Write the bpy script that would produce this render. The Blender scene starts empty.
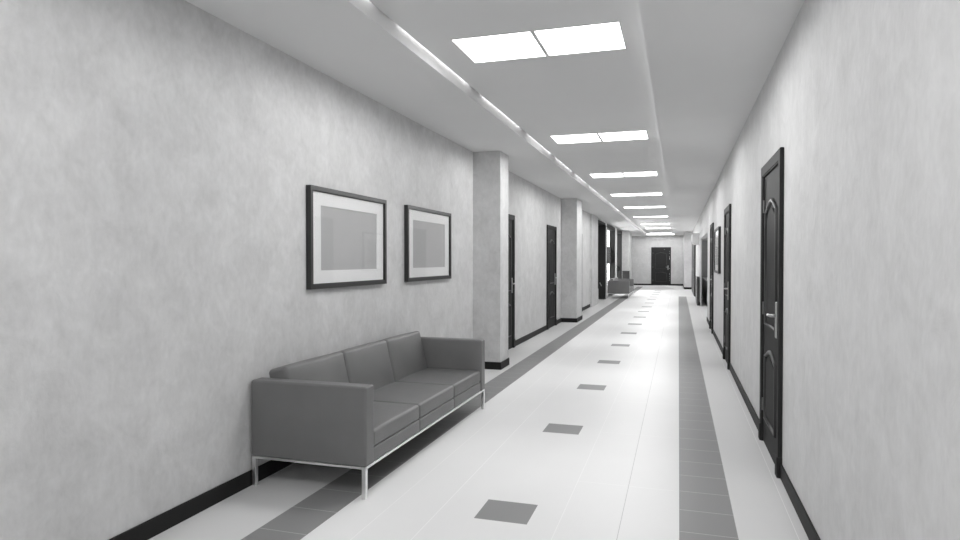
import bpy, bmesh, math, random
from mathutils import Vector, Matrix
random.seed(4)
S = bpy.context.scene
COL = S.collection
PI = math.pi

# ------------------------------------------------------------------ materials
def newmat(name):
    m = bpy.data.materials.new(name); m.use_nodes = True
    nt = m.node_tree
    return m, nt, nt.nodes['Principled BSDF']

def gray(v): return (v, v, v, 1)

def simple(name, v, rough=.5, metal=0.0, spec=.5, coat=0.0, mott=.0, scale=8.0, bump=0.0, bscale=60.0):
    m, nt, b = newmat(name)
    b.inputs['Roughness'].default_value = rough
    b.inputs['Metallic'].default_value = metal
    b.inputs['Specular IOR Level'].default_value = spec
    b.inputs['Coat Weight'].default_value = coat
    tc = nt.nodes.new('ShaderNodeTexCoord')
    n = nt.nodes.new('ShaderNodeTexNoise'); n.inputs['Scale'].default_value = scale
    n.inputs['Detail'].default_value = 5
    nt.links.new(tc.outputs['Object'], n.inputs['Vector'])
    r = nt.nodes.new('ShaderNodeValToRGB')
    r.color_ramp.elements[0].position = .3; r.color_ramp.elements[1].position = .7
    r.color_ramp.elements[0].color = gray(v * (1 - mott)); r.color_ramp.elements[1].color = gray(v * (1 + mott))
    nt.links.new(n.outputs['Fac'], r.inputs['Fac'])
    nt.links.new(r.outputs['Color'], b.inputs['Base Color'])
    if bump:
        n2 = nt.nodes.new('ShaderNodeTexNoise'); n2.inputs['Scale'].default_value = bscale; n2.inputs['Detail'].default_value = 4
        nt.links.new(tc.outputs['Object'], n2.inputs['Vector'])
        bp = nt.nodes.new('ShaderNodeBump'); bp.inputs['Strength'].default_value = bump; bp.inputs['Distance'].default_value = .01
        nt.links.new(n2.outputs['Fac'], bp.inputs['Height']); nt.links.new(bp.outputs['Normal'], b.inputs['Normal'])
    return m

def plaster(name, v, contrast=.1):
    m, nt, b = newmat(name)
    b.inputs['Roughness'].default_value = .75
    b.inputs['Specular IOR Level'].default_value = .3
    L = nt.links
    tc = nt.nodes.new('ShaderNodeTexCoord')
    def noise(scale, detail, stretch=(1, 1, 1), rough=.55, dist=0.0):
        mp = nt.nodes.new('ShaderNodeMapping'); mp.inputs['Scale'].default_value = stretch
        L.new(tc.outputs['Object'], mp.inputs['Vector'])
        n = nt.nodes.new('ShaderNodeTexNoise'); n.inputs['Scale'].default_value = scale
        n.inputs['Detail'].default_value = detail; n.inputs['Roughness'].default_value = rough
        n.inputs['Distortion'].default_value = dist
        L.new(mp.outputs['Vector'], n.inputs['Vector'])
        return n.outputs['Fac']
    def M(op, a, c):
        n = nt.nodes.new('ShaderNodeMath'); n.operation = op
        for i, x in enumerate((a, c)):
            if isinstance(x, (int, float)): n.inputs[i].default_value = x
            else: L.new(x, n.inputs[i])
        return n.outputs[0]
    a = noise(2.6, 6, (1, 1, 1), .62, .5)
    c = noise(6.5, 6, (1, 1, .9), .66, .9)
    d = noise(30.0, 3, (1, 1, .6))
    s = M('ADD', M('ADD', M('MULTIPLY', M('SUBTRACT', a, .5), 1.2), M('MULTIPLY', M('SUBTRACT', c, .5), 1.05)), M('MULTIPLY', M('SUBTRACT', d, .5), .6))
    val = M('ADD', M('MULTIPLY', s, contrast * v * 2.0), v)
    cr = nt.nodes.new('ShaderNodeCombineColor')
    for i in range(3): L.new(val, cr.inputs[i])
    L.new(cr.outputs[0], b.inputs['Base Color'])
    bp = nt.nodes.new('ShaderNodeBump'); bp.inputs['Strength'].default_value = .22; bp.inputs['Distance'].default_value = .01
    L.new(M('ADD', c, M('MULTIPLY', d, .5)), bp.inputs['Height']); L.new(bp.outputs['Normal'], b.inputs['Normal'])
    return m

def floor_mat():
    m, nt, b = newmat('polished_floor_tile')
    L = nt.links
    tc = nt.nodes.new('ShaderNodeTexCoord'); sx = nt.nodes.new('ShaderNodeSeparateXYZ')
    L.new(tc.outputs['Object'], sx.inputs[0]); x, y = sx.outputs[0], sx.outputs[1]
    def M(op, a, c=0.0, e=0.0):
        n = nt.nodes.new('ShaderNodeMath'); n.operation = op
        for i, q in enumerate((a, c, e)):
            if isinstance(q, (int, float)): n.inputs[i].default_value = q
            else: L.new(q, n.inputs[i])
        return n.outputs[0]
    def between(v, lo, hi): return M('MULTIPLY', M('GREATER_THAN', v, lo), M('LESS_THAN', v, hi))
    def every(v, off, per, half):   # 1 within half of off + k*per
        f = M('ABSOLUTE', M('SUBTRACT', M('FRACT', M('ADD', M('DIVIDE', M('SUBTRACT', v, off), per), .5)), .5))
        return M('LESS_THAN', M('MULTIPLY', f, per), half)
    ls = M('MULTIPLY', between(x, -2.165, -1.87), M('LESS_THAN', y, 36.5))
    rs = M('MULTIPLY', between(x, .01, .305), M('LESS_THAN', y, 27.0))
    ti = M('MULTIPLY', M('MULTIPLY', between(x, -1.095, -.79), every(y, 3.56, 1.9, .148)), M('LESS_THAN', y, 33.0))
    dark = M('MAXIMUM', M('MAXIMUM', ls, rs), ti)
    stripx = M('MULTIPLY', M('MAXIMUM', ls, rs), every(y, 3.57, .315, .0022))
    longs = M('MAXIMUM', M('MAXIMUM', M('COMPARE', x, -1.32, .0025), M('COMPARE', x, -1.62, .0018)), M('MAXIMUM', M('COMPARE', x, .605, .002), M('COMPARE', x, -.625, .0015)))
    darkl = M('COMPARE', x, -.30, .0018)
    cross = M('MULTIPLY', every(y, 4.19, 1.26, .0018), between(x, -.63, -.0))
    nz = nt.nodes.new('ShaderNodeTexNoise'); nz.inputs['Scale'].default_value = 1.3; nz.inputs['Detail'].default_value = 3
    L.new(tc.outputs['Object'], nz.inputs['Vector'])
    mott = M('MULTIPLY', M('SUBTRACT', nz.outputs['Fac'], .5), .05)
    side = M('MULTIPLY', M('MAXIMUM', M('LESS_THAN', x, -2.165), M('GREATER_THAN', x, .305)), M('LESS_THAN', y, 27.0))
    pale = M('ADD', M('MULTIPLY', side, FLOOR_SIDE - FLOOR_LIGHT), M('ADD', FLOOR_LIGHT, mott))
    val = M('ADD', M('MULTIPLY', pale, M('SUBTRACT', 1.0, dark)), M('MULTIPLY', dark, FLOOR_DARK))
    white = M('MAXIMUM', stripx, M('MULTIPLY', M('MAXIMUM', longs, cross), .75))
    val = M('ADD', M('MULTIPLY', val, M('SUBTRACT', 1.0, white)), M('MULTIPLY', white, M('ADD', .93, M('MULTIPLY', stripx, -.42))))
    val = M('MULTIPLY', val, M('SUBTRACT', 1.0, M('MULTIPLY', darkl, .35)))
    cr = nt.nodes.new('ShaderNodeCombineColor')
    for i in range(3): L.new(val, cr.inputs[i])
    L.new(cr.outputs[0], b.inputs['Base Color'])
    b.inputs['Roughness'].default_value = .42
    b.inputs['Specular IOR Level'].default_value = .14
    return m

def emit(name, v, s):
    m, nt, b = newmat(name)
    b.inputs['Base Color'].default_value = gray(v)
    b.inputs['Emission Color'].default_value = gray(1)
    b.inputs['Emission Strength'].default_value = s
    return m

def glass(name, edge=.6):
    m = bpy.data.materials.new(name); m.use_nodes = True; nt = m.node_tree
    nt.nodes.remove(nt.nodes['Principled BSDF'])
    out = nt.nodes['Material Output']
    t = nt.nodes.new('ShaderNodeBsdfTransparent'); t.inputs['Color'].default_value = gray(.98)
    g = nt.nodes.new('ShaderNodeBsdfGlossy'); g.inputs['Roughness'].default_value = .03
    ge = nt.nodes.new('ShaderNodeNewGeometry'); dt = nt.nodes.new('ShaderNodeVectorMath'); dt.operation = 'DOT_PRODUCT'
    nt.links.new(ge.outputs['Incoming'], dt.inputs[0]); nt.links.new(ge.outputs['Normal'], dt.inputs[1])
    def M(op, a, c=0.0):
        n = nt.nodes.new('ShaderNodeMath'); n.operation = op
        for i, q in enumerate((a, c)):
            if isinstance(q, (int, float)): n.inputs[i].default_value = q
            else: nt.links.new(q, n.inputs[i])
        return n.outputs[0]
    fr = M('ADD', .04, M('MULTIPLY', edge, M('POWER', M('SUBTRACT', 1.0, M('MINIMUM', M('ABSOLUTE', dt.outputs['Value']), 1.0)), 5.0)))
    mx = nt.nodes.new('ShaderNodeMixShader')
    nt.links.new(fr, mx.inputs[0]); nt.links.new(t.outputs[0], mx.inputs[1]); nt.links.new(g.outputs[0], mx.inputs[2])
    nt.links.new(mx.outputs[0], out.inputs['Surface'])
    return m

FLOOR_LIGHT, FLOOR_SIDE, FLOOR_DARK = .79, .69, .27
TROFFER = 6.0
PANEL_FILL, COVE, COVE_RIGHT = 57, 2.9, 1.2
MAT = dict(
    wall_l=plaster('left_wall_plaster', .58, .165), wall_r=plaster('right_wall_plaster', .60, .13),
    ceil=simple('ceiling_paint', .72, .8, spec=.2, mott=.01, scale=1.5),
    floor=floor_mat(),
    base=simple('dark_baseboard', .02, .55, spec=.12, mott=.05, scale=10),
    door=simple('charcoal_door_paint', .037, .5, spec=.02, mott=.06, scale=14),
    gloss=simple('satin_charcoal_moulding', .042, .38, spec=.2, mott=.06, scale=14),
    frame=simple('black_picture_frame', .022, .4, mott=.05, scale=20),
    steel=simple('dull_steel', .22, .4, 1.0, mott=.05, scale=40),
    metal=simple('brushed_steel', .5, .3, 1.0, mott=.05, scale=40),
    chrome=simple('sofa_chrome', .88, .3, 1.0, mott=.03, scale=30),
    leather=simple('grey_leather', .152, .42, spec=.45, mott=.05, scale=5, bump=.12, bscale=220),
    mat=simple('white_mat_board', .84, .8, mott=.01, scale=10),
    print=simple('grey_print_paper', .46, .7, mott=.02, scale=6),
    glass=glass('clear_glass'), picglass=glass('anti_glare_glass', .15),
    white=simple('white_plastic', .75, .35, mott=.01),
    whitewood=simple('white_lacquer', .72, .4, mott=.02),
    dark=simple('dark_laminate', .045, .35, mott=.05),
    grey=simple('grey_laminate', .32, .4, mott=.04),
    film=simple('grey_window_film', .4, .4, mott=.04),
    lamp=emit('light_diffuser', .8, TROFFER),
    strip=emit('light_strip_diffuser', .8, 3.0),
)

# ------------------------------------------------------------------ mesh helpers
class MB:
    def __init__(s): s.bm = bmesh.new()
    def box(s, x0, x1, y0, y1, z0, z1, bevel=0.0, seg=2):
        t = bmesh.new()
        bmesh.ops.create_cube(t, size=1)
        for v in t.verts:
            v.co = Vector(((x0 + x1) / 2 + v.co.x * (x1 - x0), (y0 + y1) / 2 + v.co.y * (y1 - y0), (z0 + z1) / 2 + v.co.z * (z1 - z0)))
        if bevel: bmesh.ops.bevel(t, geom=t.edges[:], offset=bevel, segments=seg, affect='EDGES', profile=.5)
        s.add(t); return s
    def add(s, t, M=None):
        if M is not None: bmesh.ops.transform(t, matrix=M, verts=t.verts)
        me = bpy.data.meshes.new('tmp'); t.to_mesh(me); t.free(); s.bm.from_mesh(me); bpy.data.meshes.remove(me)
    def prism(s, pts, y0, y1):
        """polygon of (x, z) extruded from y0 to y1"""
        t = bmesh.new()
        a = [t.verts.new((p[0], y0, p[1])) for p in pts]; b = [t.verts.new((p[0], y1, p[1])) for p in pts]
        t.faces.new(a); t.faces.new(b[::-1]); n = len(pts)
        for i in range(n): t.faces.new((a[(i + 1) % n], a[i], b[i], b[(i + 1) % n]))
        bmesh.ops.recalc_face_normals(t, faces=t.faces); s.add(t); return s
    def ring(s, outer, inner, y0, y1):
        """frame between two (x, z) outlines with the same number of points"""
        t = bmesh.new(); n = len(outer)
        O0 = [t.verts.new((p[0], y0, p[1])) for p in outer]; I0 = [t.verts.new((p[0], y0, p[1])) for p in inner]
        O1 = [t.verts.new((p[0], y1, p[1])) for p in outer]; I1 = [t.verts.new((p[0], y1, p[1])) for p in inner]
        for i in range(n):
            j = (i + 1) % n
            t.faces.new((O0[i], O0[j], I0[j], I0[i])); t.faces.new((O1[j], O1[i], I1[i], I1[j]))
            t.faces.new((O0[j], O0[i], O1[i], O1[j])); t.faces.new((I0[i], I0[j], I1[j], I1[i]))
        bmesh.ops.recalc_face_normals(t, faces=t.faces); s.add(t); return s
    def tube(s, pts, r, closed=False, n=8):
        t = bmesh.new(); P = [Vector(p) for p in pts]; m = len(P); rings = []
        for i, p in enumerate(P):
            a = P[(i - 1) % m] if (closed or i > 0) else p; b = P[(i + 1) % m] if (closed or i < m - 1) else p
            d = (b - a).normalized()
            up = Vector((0, 1, 0)) if abs(d.y) < .9 else Vector((1, 0, 0))
            u = d.cross(up).normalized(); w = d.cross(u).normalized()
            rings.append([t.verts.new(p + u * r * math.cos(2 * PI * k / n) + w * r * math.sin(2 * PI * k / n)) for k in range(n)])
        for i in range(m if closed else m - 1):
            A, B = rings[i], rings[(i + 1) % m]
            for k in range(n): t.faces.new((A[k], A[(k + 1) % n], B[(k + 1) % n], B[k]))
        if not closed: t.faces.new(rings[0]); t.faces.new(rings[-1][::-1])
        bmesh.ops.recalc_face_normals(t, faces=t.faces)
        for f in t.faces: f.smooth = True
        s.add(t); return s
    def cyl(s, c, r, depth, axis='Z', n=20, r2=None):
        t = bmesh.new()
        bmesh.ops.create_cone(t, cap_ends=True, segments=n, radius1=r, radius2=r if r2 is None else r2, depth=depth)
        M = {'Z': Matrix(), 'Y': Matrix.Rotation(PI / 2, 4, 'X'), 'X': Matrix.Rotation(PI / 2, 4, 'Y')}[axis]
        s.add(t, Matrix.Translation(c) @ M); return s
    def cushion(s, c, half, r, crown=(0, 0, 0), M=None, n=7):
        """rounded upholstered block; crown swells each pair of faces"""
        t = bmesh.new(); hx, hy, hz = half
        def coords(h):
            e = [r * q for q in (0, .18, .45, .75, 1.0)]
            a = [-h + q for q in e]; inner = [(-h + r) + (2 * h - 2 * r) * k / n for k in range(1, n)]
            return a + inner + [-q for q in a[::-1]]
        X, Y, Z = coords(hx), coords(hy), coords(hz)
        def put(p):
            q = Vector(p); inn = Vector((max(-hx + r, min(hx - r, q.x)), max(-hy + r, min(hy - r, q.y)), max(-hz + r, min(hz - r, q.z))))
            d = q - inn
            if d.length > 1e-9: q = inn + d.normalized() * r
            u = [1 - (q[0] / hx) ** 2, 1 - (q[1] / hy) ** 2, 1 - (q[2] / hz) ** 2]; u = [max(0, k) for k in u]
            q.x += crown[0] * u[1] * u[2] * (q.x / hx); q.y += crown[1] * u[0] * u[2] * (q.y / hy); q.z += crown[2] * u[0] * u[1] * (q.z / hz)
            return t.verts.new(q + Vector(c))
        def face(A, B, f):
            g = [[put(f(a, b)) for b in B] for a in A]
            for i in range(len(A) - 1):
                for j in range(len(B) - 1): t.faces.new((g[i][j], g[i + 1][j], g[i + 1][j + 1], g[i][j + 1]))
        for sgn in (-1, 1):
            face(Y, Z, lambda a, b: (sgn * hx, a, b)); face(X, Z, lambda a, b: (a, sgn * hy, b)); face(X, Y, lambda a, b: (a, b, sgn * hz))
        bmesh.ops.remove_doubles(t, verts=t.verts, dist=1e-5)
        bmesh.ops.recalc_face_normals(t, faces=t.faces)
        for f in t.faces: f.smooth = True
        s.add(t, M); return s
    def build(s, name, mat, parent=None, smooth=False):
        me = bpy.data.meshes.new(name); s.bm.to_mesh(me); s.bm.free()
        me.materials.append(mat)
        if smooth:
            for p in me.polygons: p.use_smooth = True
        o = bpy.data.objects.new(name, me); COL.objects.link(o)
        if parent is not None: o.parent = parent
        return o

def empty(name, loc=(0, 0, 0), rz=0.0):
    o = bpy.data.objects.new(name, None); o.empty_display_size = .1
    o.location = loc; o.rotation_euler = (0, 0, rz); COL.objects.link(o); return o
def tag(o, label=None, cat=None, group=None, kind=None):
    if label: o['label'] = label
    if cat: o['category'] = cat
    if group: o['group'] = group
    if kind: o['kind'] = kind
    return o
def copy_tree(o, parent=None):
    c = o.copy(); COL.objects.link(c); c.parent = parent
    for ch in list(o.children): copy_tree(ch, c)
    return c
def struct(mb, name, mat, label=None, cat=None):
    return tag(mb.build(name, mat), label, cat, None, 'structure')

# ------------------------------------------------------------------ dimensions (metres; corridor runs along +Y, camera at y = 0)
XL, XR = -2.635, .665
ZS, ZC = 2.90, 2.985            # side soffits and recessed centre of the ceiling
YB, YE = -3.6, 38.6
CL, CR = -1.77, -.22           # edges of the recessed centre

# ------------------------------------------------------------------ room shell
t = MB(); t.box(-7, 4, YB - .2, YE + .2, -.1, 0); struct(t, 'floor', MAT['floor'], 'polished pale tile floor with grey tile bands along the corridor', 'floor')

t = MB()
t.box(CL + .016, CR + .24, YB, 37.95, ZC, ZC + .03)         # recessed centre: a slot along its left edge, a trough along its right
t.box(CL, CR + .24, YB, 37.95, ZC + .10, ZC + .13)         # slab above
for e, q in ((CR, 1),):
    a, b = sorted((e, e + q * .24)); t.box(a, b, YB, 37.95, ZS, ZS + .012)          # trough floor
    a, b = sorted((e, e + q * .006)); t.box(a, b, YB, 37.95, ZS + .012, ZS + .030)   # trough lip
t.box(XL - .6, CL, YB, YE + .1, ZS, ZC + .13)         # left soffit
t.box(CR + .24, XR + .02, YB, YE + .1, ZS, ZC + .13)        # right soffit
t.box(CL, CR + .24, 37.95, YE + .1, ZS, ZC + .13)
struct(t, 'ceiling', MAT['ceil'], 'pale grey ceiling with a raised centre strip between two soffits', 'ceiling')

DOORWAY = (21.95, 24.25); BAY1 = (24.65, 28.0); BAY2 = (28.9, 31.5)
t = MB()
DW, DCW = 1.02, .078                             # door width over its frame, width of the casing
LD = [9.87, 13.70, 17.70]                        # door centres on the left wall
RD = [5.15, 9.58, 13.95]                   # door centres on the right wall
EDX, EDW = -.965, 1.10
def holes(centres, w=DW): return [(c - w / 2 + DCW - .015, c + w / 2 - DCW + .015) for c in centres]
def runs(a, b, gaps):
    out = []; y = a
    for g0, g1 in sorted(gaps):
        if g1 <= a or g0 >= b: continue
        if g0 > y: out.append((y, g0))
        y = max(y, g1)
    if y < b: out.append((y, b))
    return out
DH = 2.2 - DCW + .015
for a, b in runs(YB, YE, holes(LD) + [DOORWAY, BAY1, BAY2]): t.box(XL - .2, XL, a, b, 0, ZS + .02)
for g in holes(LD): t.box(XL - .2, XL, *g, DH, ZS + .02)
t.box(XL - .2, XL, *DOORWAY, 2.84, ZS + .02)
for b in (BAY1, BAY2): t.box(XL - .2, XL, *b, 2.86, ZS + .02); t.box(XL - .2, XL, *b, 0, .06)
struct(t, 'wall_left', MAT['wall_l'], 'mottled pale plaster wall along the left of the corridor', 'wall')
for i, (a, b, xf) in enumerate(((8.18, 8.60, -2.255), (14.95, 15.80, -2.27), (20.06, 21.6, -2.572), (31.9, 33.5, -2.31))):
    t = MB(); t.box(XL - .01, xf, a, b, 0, ZS + .01)
    struct(t, 'trim_%d' % (i + 1), MAT['wall_l'], ('square plaster pier just beyond the near grey sofa', 'second plaster pier along the left wall, past two dark doors',
        'shallow pale pier beside the open dark door on the left', 'plaster pier behind the second sofa, after the windows')[i], 'pier')
NICHE = (16.3, 21.6); NH = 2.13
t = MB()
for a, b in runs(YB, YE, holes(RD) + [NICHE]): t.box(XR, XR + (.12 if a < NICHE[1] else .04), a, b, 0, ZS + .02)
t.box(XR, XR + .12, *NICHE, NH, ZS + .02)
for g in holes(RD): t.box(XR, XR + .12, *g, DH, ZS + .02)
struct(t, 'wall_right', MAT['wall_r'], 'mottled pale plaster wall along the right of the corridor', 'wall')
t = MB(); t.box(.27, XR + .02, 34.0, YE, 0, ZS + .01); struct(t, 'trim_5', MAT['wall_r'], 'plaster pier at the far right corner beside the end wall', 'pier')
t = MB()
g = holes([EDX], EDW)[0]
t.box(XL - .2, g[0], YE, YE + .15, 0, ZS + .02); t.box(g[1], XR + .2, YE, YE + .15, 0, ZS + .02); t.box(*g, YE, YE + .15, DH + .02, ZS + .02)
struct(t, 'wall_end', MAT['wall_l'], 'plaster end wall around the far door', 'wall')
t = MB(); t.box(XL - .2, XR + .2, YB - .15, YB, 0, ZC + .1); struct(t, 'wall_back', MAT['wall_l'])
# side room seen through the opening on the right, and the room behind the open door on the left
t = MB()
t.box(XR + .12, 3.6, NICHE[0] - .12, NICHE[0], 0, 2.9); t.box(XR + .12, 3.6, 26.2, 26.32, 0, 2.9); t.box(3.5, 3.62, NICHE[0], 26.2, 0, 2.9)
struct(t, 'wall_reception', MAT['wall_r'])
t = MB(); t.box(XR + .02, 3.62, NICHE[0] - .12, 26.32, 2.9, 3.0); struct(t, 'ceiling_reception', MAT['ceil'])
t = MB()
t.box(-5.2, XL - .2, DOORWAY[0] - .9, DOORWAY[0] - .8, 0, 2.9); t.box(-5.2, XL - .2, 24.4, 24.5, 0, 2.9); t.box(-5.3, -5.2, DOORWAY[0] - .9, 24.5, 0, 2.9)
struct(t, 'wall_office', MAT['wall_l'])
t = MB(); t.box(-5.3, XL - .2, DOORWAY[0] - .9, 24.5, 2.9, 3.0); struct(t, 'ceiling_office', MAT['ceil'])

# baseboards
BT, BH = .013, .098
t = MB()
piers = [(8.18, 8.60, -2.255), (14.95, 15.80, -2.27), (31.9, 33.5, -2.31)]
gaps = [(c - DW / 2, c + DW / 2) for c in LD] + [(p[0], p[1]) for p in piers] + [(20.06, 31.5)]
for a, b in runs(YB, YE, gaps): t.box(XL, XL + BT, a, b, 0, BH, .003, 1)
for a, b, xf in piers:
    t.box(XL, xf + BT, a - BT, a, 0, BH); t.box(XL, xf + BT, b, b + BT, 0, BH); t.box(xf, xf + BT, a, b, 0, BH)
struct(t, 'baseboard_left', MAT['base'])
t = MB()
for a, b in runs(YB, 34.0, [(c - DW / 2, c + DW / 2) for c in RD] + [NICHE]): t.box(XR - BT, XR, a, b, 0, BH, .003, 1)
t.box(.27 - BT, XR, 34.0 - BT, 34.0, 0, BH); t.box(.27 - BT, .27, 34.0, YE, 0, BH)
struct(t, 'baseboard_right', MAT['base'])
t = MB(); t.box(XL, EDX - DW / 2 - .02, YE - BT, YE, 0, BH, .003, 1); t.box(EDX + DW / 2 + .02, .27, YE - BT, YE, 0, BH, .003, 1)
struct(t, 'baseboard_end', MAT['base'])

# ------------------------------------------------------------------ doors.  local: x along the wall, -y out of the wall, z up
def arch(x0, x1, z0, z1, rise, n=10):
    pts = [(x0, z0), (x1, z0), (x1, z1)]
    for k in range(1, n):
        u = k / n; x = x1 + (x0 - x1) * u
        pts.append((x, z1 + rise * math.sin(PI * u) ** 1.4))
    pts.append((x0, z1)); return pts
def shrink(pts, d):
    cx = (min(p[0] for p in pts) + max(p[0] for p in pts)) / 2; cz = (min(p[1] for p in pts) + max(p[1] for p in pts)) / 2
    hw = (max(p[0] for p in pts) - cx); hh = (max(p[1] for p in pts) - cz)
    return [(cx + (p[0] - cx) * (hw - d) / hw, cz + (p[1] - cz) * (hh - d) / hh) for p in pts]
def make_leaf(w, h, hs, parent, f=-.008):
    """door leaf with two arched raised panels, its face f behind the wall face; hs = side of the handle"""
    g = MB(); g.box(-w / 2, w / 2, f, f + .04, .004, h)
    pw = w * .33
    up = arch(-pw, pw, h * .455, h * .86, .075); lo = arch(-pw, pw, h * .105, h * .335, .06)
    for o in (up, lo):
        g.prism(shrink(o, .055), f - .008, f + .002)
        g.ring(shrink(o, .05), shrink(o, .07), f - .004, f + .001)
    leaf = g.build('door_leaf', MAT['door'], parent)
    for o in (up, lo):
        MB().tube([(p[0], f - .002, p[1]) for p in o], .016, True, 10).build('panel_moulding', MAT['gloss'], leaf)
    x = hs * (w / 2 - .075)
    b = MB(); b.box(x - .018, x + .018, f - .020, f, .915, 1.165, .008, 3)
    plate = b.build('handle_plate', MAT['metal'], leaf)
    k = MB(); k.cyl((x, f - .03, 1.07), .011, .05, 'Y', 14)
    k.tube([(x, f - .052, 1.07), (x - hs * .03, f - .056, 1.07), (x - hs * .125, f - .052, 1.066)], .0095, n=10)
    k.build('lever', MAT['metal'], plate, True)
    return leaf
def make_door(name, loc, rz, hs, label, w=DW, h=2.2, pro=.028):
    r = empty(name, loc, rz); tag(r, label, 'door', None, 'structure')
    cw = DCW
    c = MB()
    for s in (-1, 1):
        xa, xb = sorted((s * w / 2, s * (w / 2 - cw)))
        c.box(xa, xb, -pro, 0, 0, h, .006, 2)
        c.box(xa - .004, xb + .004, -pro - .008, 0, 0, .14, .005, 2)    # plinth block
        xa, xb = sorted((s * (w / 2 - cw + .014), s * (w / 2 - cw - .008)))
        c.box(xa, xb, -pro + .006, .10, 0, h - cw + .014)                # lining
    c.box(-w / 2 + cw - .01, w / 2 - cw + .01, -pro + .001, 0, h - cw, h - .001, .004, 2)
    c.box(-w / 2 + cw - .01, w / 2 - cw + .01, -pro + .006, .10, h - cw - .008, h - cw + .014)
    c.build('door_frame', MAT['door'], r)
    lw = w - 2 * cw - .018
    leaf = make_leaf(lw, h - cw - .010, hs, r)
    for z in (.3, 1.07, 1.88):
        MB().cyl((-hs * (lw / 2 - .008), -.014, z), .008, .10, 'Z', 10).build('hinge', MAT['steel'], r)
    return r
LDL = ('dark panelled door right behind the first plaster pier, only its far edge visible', 'dark panelled door before the second plaster pier on the left wall', 'dark door edge just past the second plaster pier on the left')
for i, y in enumerate(LD): make_door('door_%d' % (i + 1), (XL, y, 0), PI / 2, 1, LDL[i])
RDL = ('nearest and largest dark panelled door on the right wall', 'second dark door on the right wall, near the small framed picture', 'third dark door on the right wall, beyond the framed picture')
for i, y in enumerate(RD): make_door('door_%d' % (i + 4), (XR, y, 0), -PI / 2, 1, RDL[i])
make_door('door_7', (EDX, YE, 0), 0, 1, 'dark grey panelled door in the middle of the far end wall', w=EDW, h=2.22)

# open doorway on the left
r = empty('door_8', (XL, DOORWAY[0], 0)); tag(r, 'tall dark door standing open beside the shallow pale pier', 'door', None, 'structure')
c = MB(); L = DOORWAY[1] - DOORWAY[0]
c.box(-.2, .025, 0, L, 2.76, 2.84); c.box(-.2, .02, -.0, .05, 0, 2.84)
c.build('door_frame', MAT['door'], r)
lf = MB(); lf.box(-.42, .045, L - .09, L - .04, .01, 2.76, .003, 1); lf.box(-.36, -.04, L - .10, L - .08, .2, 1.2, .006, 1); lf.box(-.36, -.04, L - .10, L - .08, 1.35, 2.6, .006, 1)
leaf = lf.build('door_leaf', MAT['door'], r)
MB().box(-.05, .035, L - .07, L - .035, 0, .06, .004, 1).build('plinth_block', MAT['base'], r)
k = MB(); k.tube([(-.16, L - .12, .62), (-.16, L - .15, .62), (-.10, L - .155, .50)], .014, n=8); k.build('lever', MAT['metal'], leaf, True)

t = MB(); t.box(-2.615, -2.588, 21.86, 21.89, 0, .5, .004, 1)
tag(t.build('floor_post', MAT['white']), 'slim white post on the floor by the open dark door', 'post')

# windows on the left
def window(name, bay, film, label):
    r = empty(name, (XL, bay[0], 0)); tag(r, label, 'window', None, 'structure')
    L = bay[1] - bay[0]
    f = MB(); d = -.15
    f.box(d - .05, .03, 0, L, 2.72, 2.86, .004, 1)                          # head
    f.box(d - .05, .03, L - .06, L, .06, 2.72); f.box(d - .05, -.005, 0, .05, .06, 2.72)   # reveals
    f.box(d - .05, .02, 0, L, .06, .12)
    f.box(d - .045, d + .02, L * .5 - .03, L * .5 + .03, .12, 2.72)
    if not film: f.box(d - .045, d + .03, .05, L - .06, 1.0, 1.2)
    f.build('window_frame', MAT['door'], r)
    g = MB(); g.box(d - .004, d + .004, .05, L - .06, .12, 2.72); g.build('window_pane', MAT['glass'], r)
    if film:
        p = MB(); p.box(d - .02, d - .006, .05, L - .06, 1.32, 2.02, .002, 1); p.build('blind_panel', MAT['film'], r)
    w = MB(); w.box(-.06, .03, -.09, -.001, 0, 2.86); w.build('window_jamb', MAT['whitewood'], r)
window('window_1', BAY1, True, 'tall bright window with dark frame nearer the open door')
window('window_2', BAY2, False, 'tall bright window with dark frame beside the far pier')

# ------------------------------------------------------------------ ceiling lights
def ceiling_light():
    r = empty('ceiling_light')
    h, v = .281, .272
    q = [(-h, -v), (h, -v), (h, v), (-h, v)]; qi = [(x * .985, y * .985) for x, y in q]
    f = MB(); f.ring(q, qi, -.006, 0)
    o = f.build('light_frame', MAT['whitewood'], r)
    o.data.transform(Matrix.Rotation(-PI / 2, 4, 'X')); o.data.transform(Matrix.Translation((0, 0, -.006)))
    g = MB(); g.box(-h * .986, h * .986, -v * .986, v * .986, -.004, -.0005); g.build('light_diffuser', MAT['lamp'], r)
    return r
proto = ceiling_light(); first = True
ROWS = [-2.8, .85, 4.475, 8.07, 11.7, 15.3, 19.0, 23.2, 27.8, 31.7, 37.2]
NUM = ['nearest', 'second', 'third', 'fourth', 'fifth', 'sixth', 'seventh', 'eighth', 'ninth']
for k in range(-2, 9):
    for s in (0, 1):
        o = proto if first else copy_tree(proto); first = False
        o.location = ((-1.232, -.650)[s], ROWS[k + 2], ZC)
        if k >= 0: lab = '%s square light panel of the %s pair along the ceiling' % (('left', 'right')[s], NUM[k])
        else: lab = '%s square light panel of the pair %s the camera position' % (('left', 'right')[s], 'above' if k == -1 else 'behind')
        tag(o, lab, 'ceiling light', 'ceiling light panels')
t = MB(); t.box(CL + .03, CR - .03, 37.90, 37.949, ZS + .02, ZC - .01, .005, 1)
tag(t.build('light_strip', MAT['strip']), 'bright light strip across the far end of the raised ceiling', 'light strip')
for s in range(2):
    o = copy_tree(proto); o.location = (1.9, 18.2 + 4.2 * s, 2.9)
    tag(o, 'square light panel on the side room ceiling, %s' % ('nearer the corridor front' if s == 0 else 'further in'), 'ceiling light', 'ceiling light panels')

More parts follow.
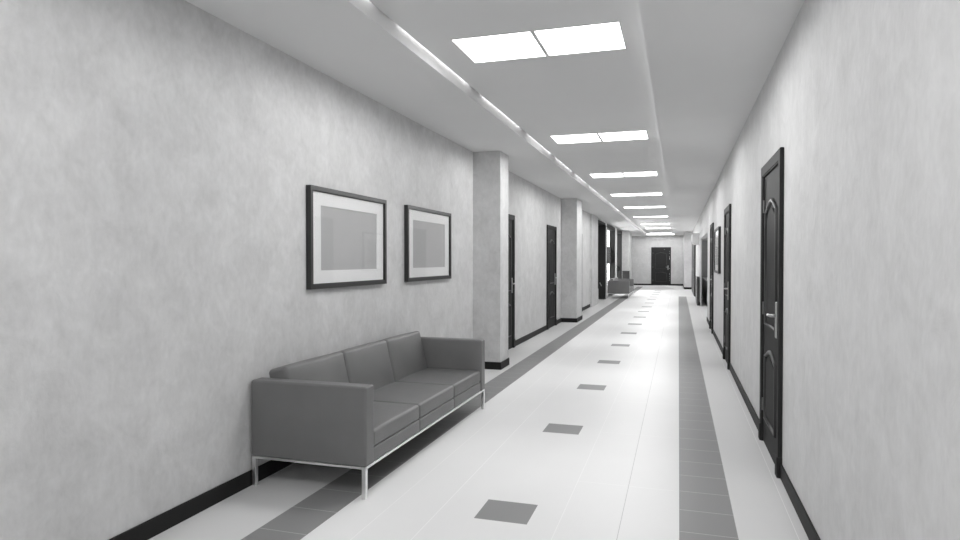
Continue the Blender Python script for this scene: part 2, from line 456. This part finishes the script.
# tube lamps: spaced along the slot on the left, end to end in the trough on the right
for k in range(-3, 18):
    for side in (0, 1):
        L = bpy.data.lights.new('cove_tube', 'AREA'); L.shape = 'RECTANGLE'; L.size = .012; L.size_y = (1.5, 1.86)[side]; L.energy = (COVE, COVE_RIGHT)[side]
        o = bpy.data.objects.new('cove_tube', L); COL.objects.link(o)
        o.location = ((CL + .009, 4.62 + 1.885 * k, ZC + .075), (CR + .12, 4.62 + 1.885 * k, ZS + .022))[side]
        o.rotation_euler = ((0, math.radians(12), 0), (PI, 0, 0))[side]
# unseen spots added just below the ceiling panels to brighten the walls
for k in range(-2, 9):
    for x in (-1.232, -.650):
        L = bpy.data.lights.new('panel_fill', 'SPOT'); L.energy = PANEL_FILL; L.spot_size = math.radians(178); L.spot_blend = .15; L.shadow_soft_size = .27
        o = bpy.data.objects.new('panel_fill', L); COL.objects.link(o)
        o.location = (x, ROWS[k + 2], ZC - .04)
for y in (18.2, 22.4):  # added spots under the side room panels too, to lighten the screen
    L = bpy.data.lights.new('panel_fill', 'SPOT'); L.energy = PANEL_FILL * 1.5; L.spot_size = math.radians(178); L.spot_blend = .15; L.shadow_soft_size = .27
    o = bpy.data.objects.new('panel_fill', L); COL.objects.link(o); o.location = (1.9, y, 2.86)

# ------------------------------------------------------------------ sofa.  local: x from back (0) to front, y along, z up
def make_sofa():
    r = empty('sofa'); D, W = .82, 2.50; A = .115
    for y0 in (0, W - A):
        b = MB(); b.cushion((D / 2, y0 + A / 2, .439), (D / 2, A / 2, .245), .016, (0, .004, .0)); b.build('armrest', MAT['leather'], r, True)
    b = MB(); b.cushion((.06, W / 2, .415), (.06, W / 2 - A, .22), .022); b.build('backrest', MAT['leather'], r, True)
    n = 3; w = (W - 2 * A) / n
    for i in range(n):
        yc = A + w * (i + .5)
        b = MB(); b.cushion((.46, yc, .238), (.35, w / 2 - .002, .044), .012); b.build('seat_base', MAT['leather'], r, True)
        b = MB(); b.cushion((.46, yc, .338), (.35, w / 2 - .002, .056), .022, (0, 0, .014)); b.build('seat_cushion', MAT['leather'], r, True)
        b = MB(); M = Matrix.Translation((.205, yc, .335)) @ Matrix.Rotation(math.radians(-13), 4, 'Y')
        b.cushion((0, 0, .205), (.075, w / 2 - .003, .215), .027, (.018, 0, .006), M); b.build('back_cushion', MAT['leather'], r, True)
    f = MB(); s = .011
    for x in (s + .004, D - s - .004): f.box(x - s, x + s, .004, W - .004, .180, .194, .002, 1)
    for y in (s + .004, W - s - .004): f.box(.004, D - .004, y - s, y + s, .180, .194, .002, 1)
    f.build('base_frame', MAT['chrome'], r)
    for x in (.018, D - .018):
        for y in (.018, W - .018):
            MB().box(x - .014, x + .014, y - .014, y + .014, 0, .182, .002, 1).build('leg', MAT['chrome'], r)
    return r
sofa = make_sofa(); sofa.location = (-2.62, 3.475, 0)
tag(sofa, 'large grey leather three-seat sofa in the foreground under two framed pictures', 'sofa', 'grey leather sofas')
s2 = copy_tree(sofa); s2.location = (-2.59, 24.75, 0)
tag(s2, 'distant grey leather sofa standing by the tall windows', 'sofa', 'grey leather sofas')

# ------------------------------------------------------------------ framed pictures. local: x along the wall, -y out of the wall
def make_picture():
    r = empty('framed_picture'); w, h, d, fw = 1.285, .775, .042, .032
    def rect(a, b): return [(-a, -b), (a, -b), (a, b), (-a, b)]
    f = MB(); f.ring(rect(w / 2, h / 2), rect(w / 2 - fw, h / 2 - fw), -d, -.001)
    f.ring(rect(w / 2 - fw + .001, h / 2 - fw + .001), rect(w / 2 - fw - .008, h / 2 - fw - .008), -d + .010, -.004)
    f.build('picture_frame', MAT['frame'], r)
    iw, ih = w / 2 - fw, h / 2 - fw; pw, ph = .475, .248
    m = MB(); m.ring(rect(iw, ih), rect(pw, ph), -.024, -.017); m.build('mat_board', MAT['mat'], r)
    p = MB(); p.box(-pw - .004, pw + .004, -.017, -.013, -ph - .004, ph + .004); p.build('print', MAT['print'], r)
    g = MB(); g.box(-iw, iw, -.029, -.026, -ih, ih); g.build('glazing', MAT['picglass'], r)
    return r
p = make_picture()
for i, (x, y, rz, lab) in enumerate(((XL, 4.79, PI / 2, 'black-framed grey picture above the near end of the sofa'), (XL, 6.565, PI / 2, 'black-framed grey picture beyond the sofa, nearer the first pier'),
                              (XR, 11.85, -PI / 2, 'black-framed picture between two dark doors on the right wall'))):
    o = p if i == 0 else copy_tree(p)
    o.location = (x, y, 1.622); o.rotation_euler = (0, 0, rz); tag(o, lab, 'picture', 'framed wall pictures')

# ------------------------------------------------------------------ far furniture and fittings
r = empty('air_conditioner', (XR, 22.9, 2.0)); tag(r, 'white wall air conditioner high on the right wall', 'air conditioner')
b = MB(); prof = [(0, 0), (-.10, 0), (-.19, .05), (-.225, .13), (-.225, .33), (-.20, .38), (0, .38)]
b.prism(prof, 0, .95); b.build('housing', MAT['white'], r)
for k in range(3):
    q = MB(); q.box(-.205 + .03 * k, -.19 + .03 * k, .04, .91, .05 - .014 * k - .03, .075 - .014 * k - .02, .003, 1); q.build('louvre', MAT['white'], r)
for k in range(4):
    q = MB(); q.box(-.19 + .012 * k, -.03, -.006, .001, .10 + .06 * k, .115 + .06 * k, .002, 1); q.build('vent_slot', MAT['white'], r)

r = empty('slim_cabinet', (XR - .017, 22.5, 0)); tag(r, 'slim dark waist-high cabinet against the right wall below the air conditioner', 'cabinet')
MB().box(-.07, 0, -.75, .75, 0, .89, .004, 1).build('body', MAT['dark'], r)
MB().box(-.08, 0, -.77, .77, .891, .92, .004, 1).build('top', MAT['dark'], r)
for s in (-1, 1):
    d = MB().box(-.078, -.0705, min(s * .02, s * .73), max(s * .02, s * .73), .08, .86, .003, 1).build('cabinet_door', MAT['dark'], r)
    MB().box(-.09, -.0785, s * .06 - .008, s * .06 + .008, .5, .62, .002, 1).build('handle', MAT['metal'], d)

r = empty('tall_cabinet', (XR - .001, 29.6, 0)); tag(r, 'tall dark shallow cabinet on the right wall past the air conditioner', 'cabinet')
MB().box(-.06, 0, -2.4, 2.4, 0, 2.42, .004, 1).build('body', MAT['dark'], r)
for k in range(4):
    d = MB().box(-.07, -.0605, -2.38 + 1.195 * k, -1.205 + 1.195 * k, .08, 2.38, .003, 1).build('cabinet_door', MAT['dark'], r)
    MB().box(-.082, -.0705, -2.38 + 1.195 * k + (1.08 if k % 2 == 0 else .08), -2.365 + 1.195 * k + (1.08 if k % 2 == 0 else .08), 1.0, 1.15, .002, 1).build('handle', MAT['metal'], d)
r = empty('reception_counter', (.84, 23.4, 0)); tag(r, 'dark waist-high counter seen through the opening on the right wall', 'counter')
MB().box(.02, .6, -2.1, 2.1, 0, .78, .004, 1).build('counter_front', MAT['dark'], r)
MB().box(0, .66, -2.12, 2.12, .781, .82, .004, 1).build('counter_top', MAT['grey'], r)
r = empty('folding_screen', (.72, 26.0, 0)); tag(r, 'tall grey screen behind the dark counter in the opening on the right', 'screen')
for k in range(2):
    MB().box(.01 + .45 * k, .44 + .45 * k, -.02, .02, .03, 2.22, .006, 1).build('screen_panel', MAT['grey'], r)
    MB().box(.03 + .45 * k, .42 + .45 * k, -.05, .05, 0, .029, .004, 1).build('foot', MAT['dark'], r)

r = empty('low_cabinet', (-2.26, 29.6, 0)); tag(r, 'dark low cabinet standing beyond the second sofa', 'cabinet')
MB().box(-.15, .15, -.2, .2, 0, .96, .006, 1).build('body', MAT['dark'], r)
MB().box(-.16, .16, -.21, .21, .961, .985, .006, 1).build('top', MAT['dark'], r)
MB().box(-.13, .13, -.215, -.201, .08, .9, .003, 1).build('cabinet_door', MAT['dark'], r)

# ------------------------------------------------------------------ daylight outside the windows
w = bpy.data.worlds.new('daylight'); S.world = w; w.use_nodes = True
bg = w.node_tree.nodes['Background']; bg.inputs['Color'].default_value = (1, 1, 1, 1); bg.inputs['Strength'].default_value = 7.0

# ------------------------------------------------------------------ camera
f = 640.0; d = Vector((198.5, 9.5, 640.0)).normalized()              # corridor direction in camera axes (right, up, forward)
zc = Vector((0, 1, -d.y / d.z)).normalized(); xc = d.cross(zc)
if xc.x < 0: xc = -xc
cam = bpy.data.cameras.new('camera'); cam.lens = 24.0; cam.sensor_width = 36.0; cam.sensor_fit = 'HORIZONTAL'; cam.clip_end = 200; cam.clip_start = .05
co = bpy.data.objects.new('camera', cam); COL.objects.link(co); S.camera = co
right = Vector((xc.x, d.x, zc.x)); up = Vector((xc.y, d.y, zc.y)); back = -Vector((xc.z, d.z, zc.z))
M = Matrix((right, up, back)).transposed().to_4x4(); M.translation = (0, 0, 1.45); co.matrix_world = M

S.view_settings.view_transform = 'Standard'; S.view_settings.look = 'None'
S.view_settings.gamma = 1.0; S.view_settings.exposure = 0.0; S.view_settings.use_curve_mapping = False
S.cycles.max_bounces = 10; S.cycles.diffuse_bounces = 7; S.cycles.glossy_bounces = 4; S.cycles.transparent_max_bounces = 8
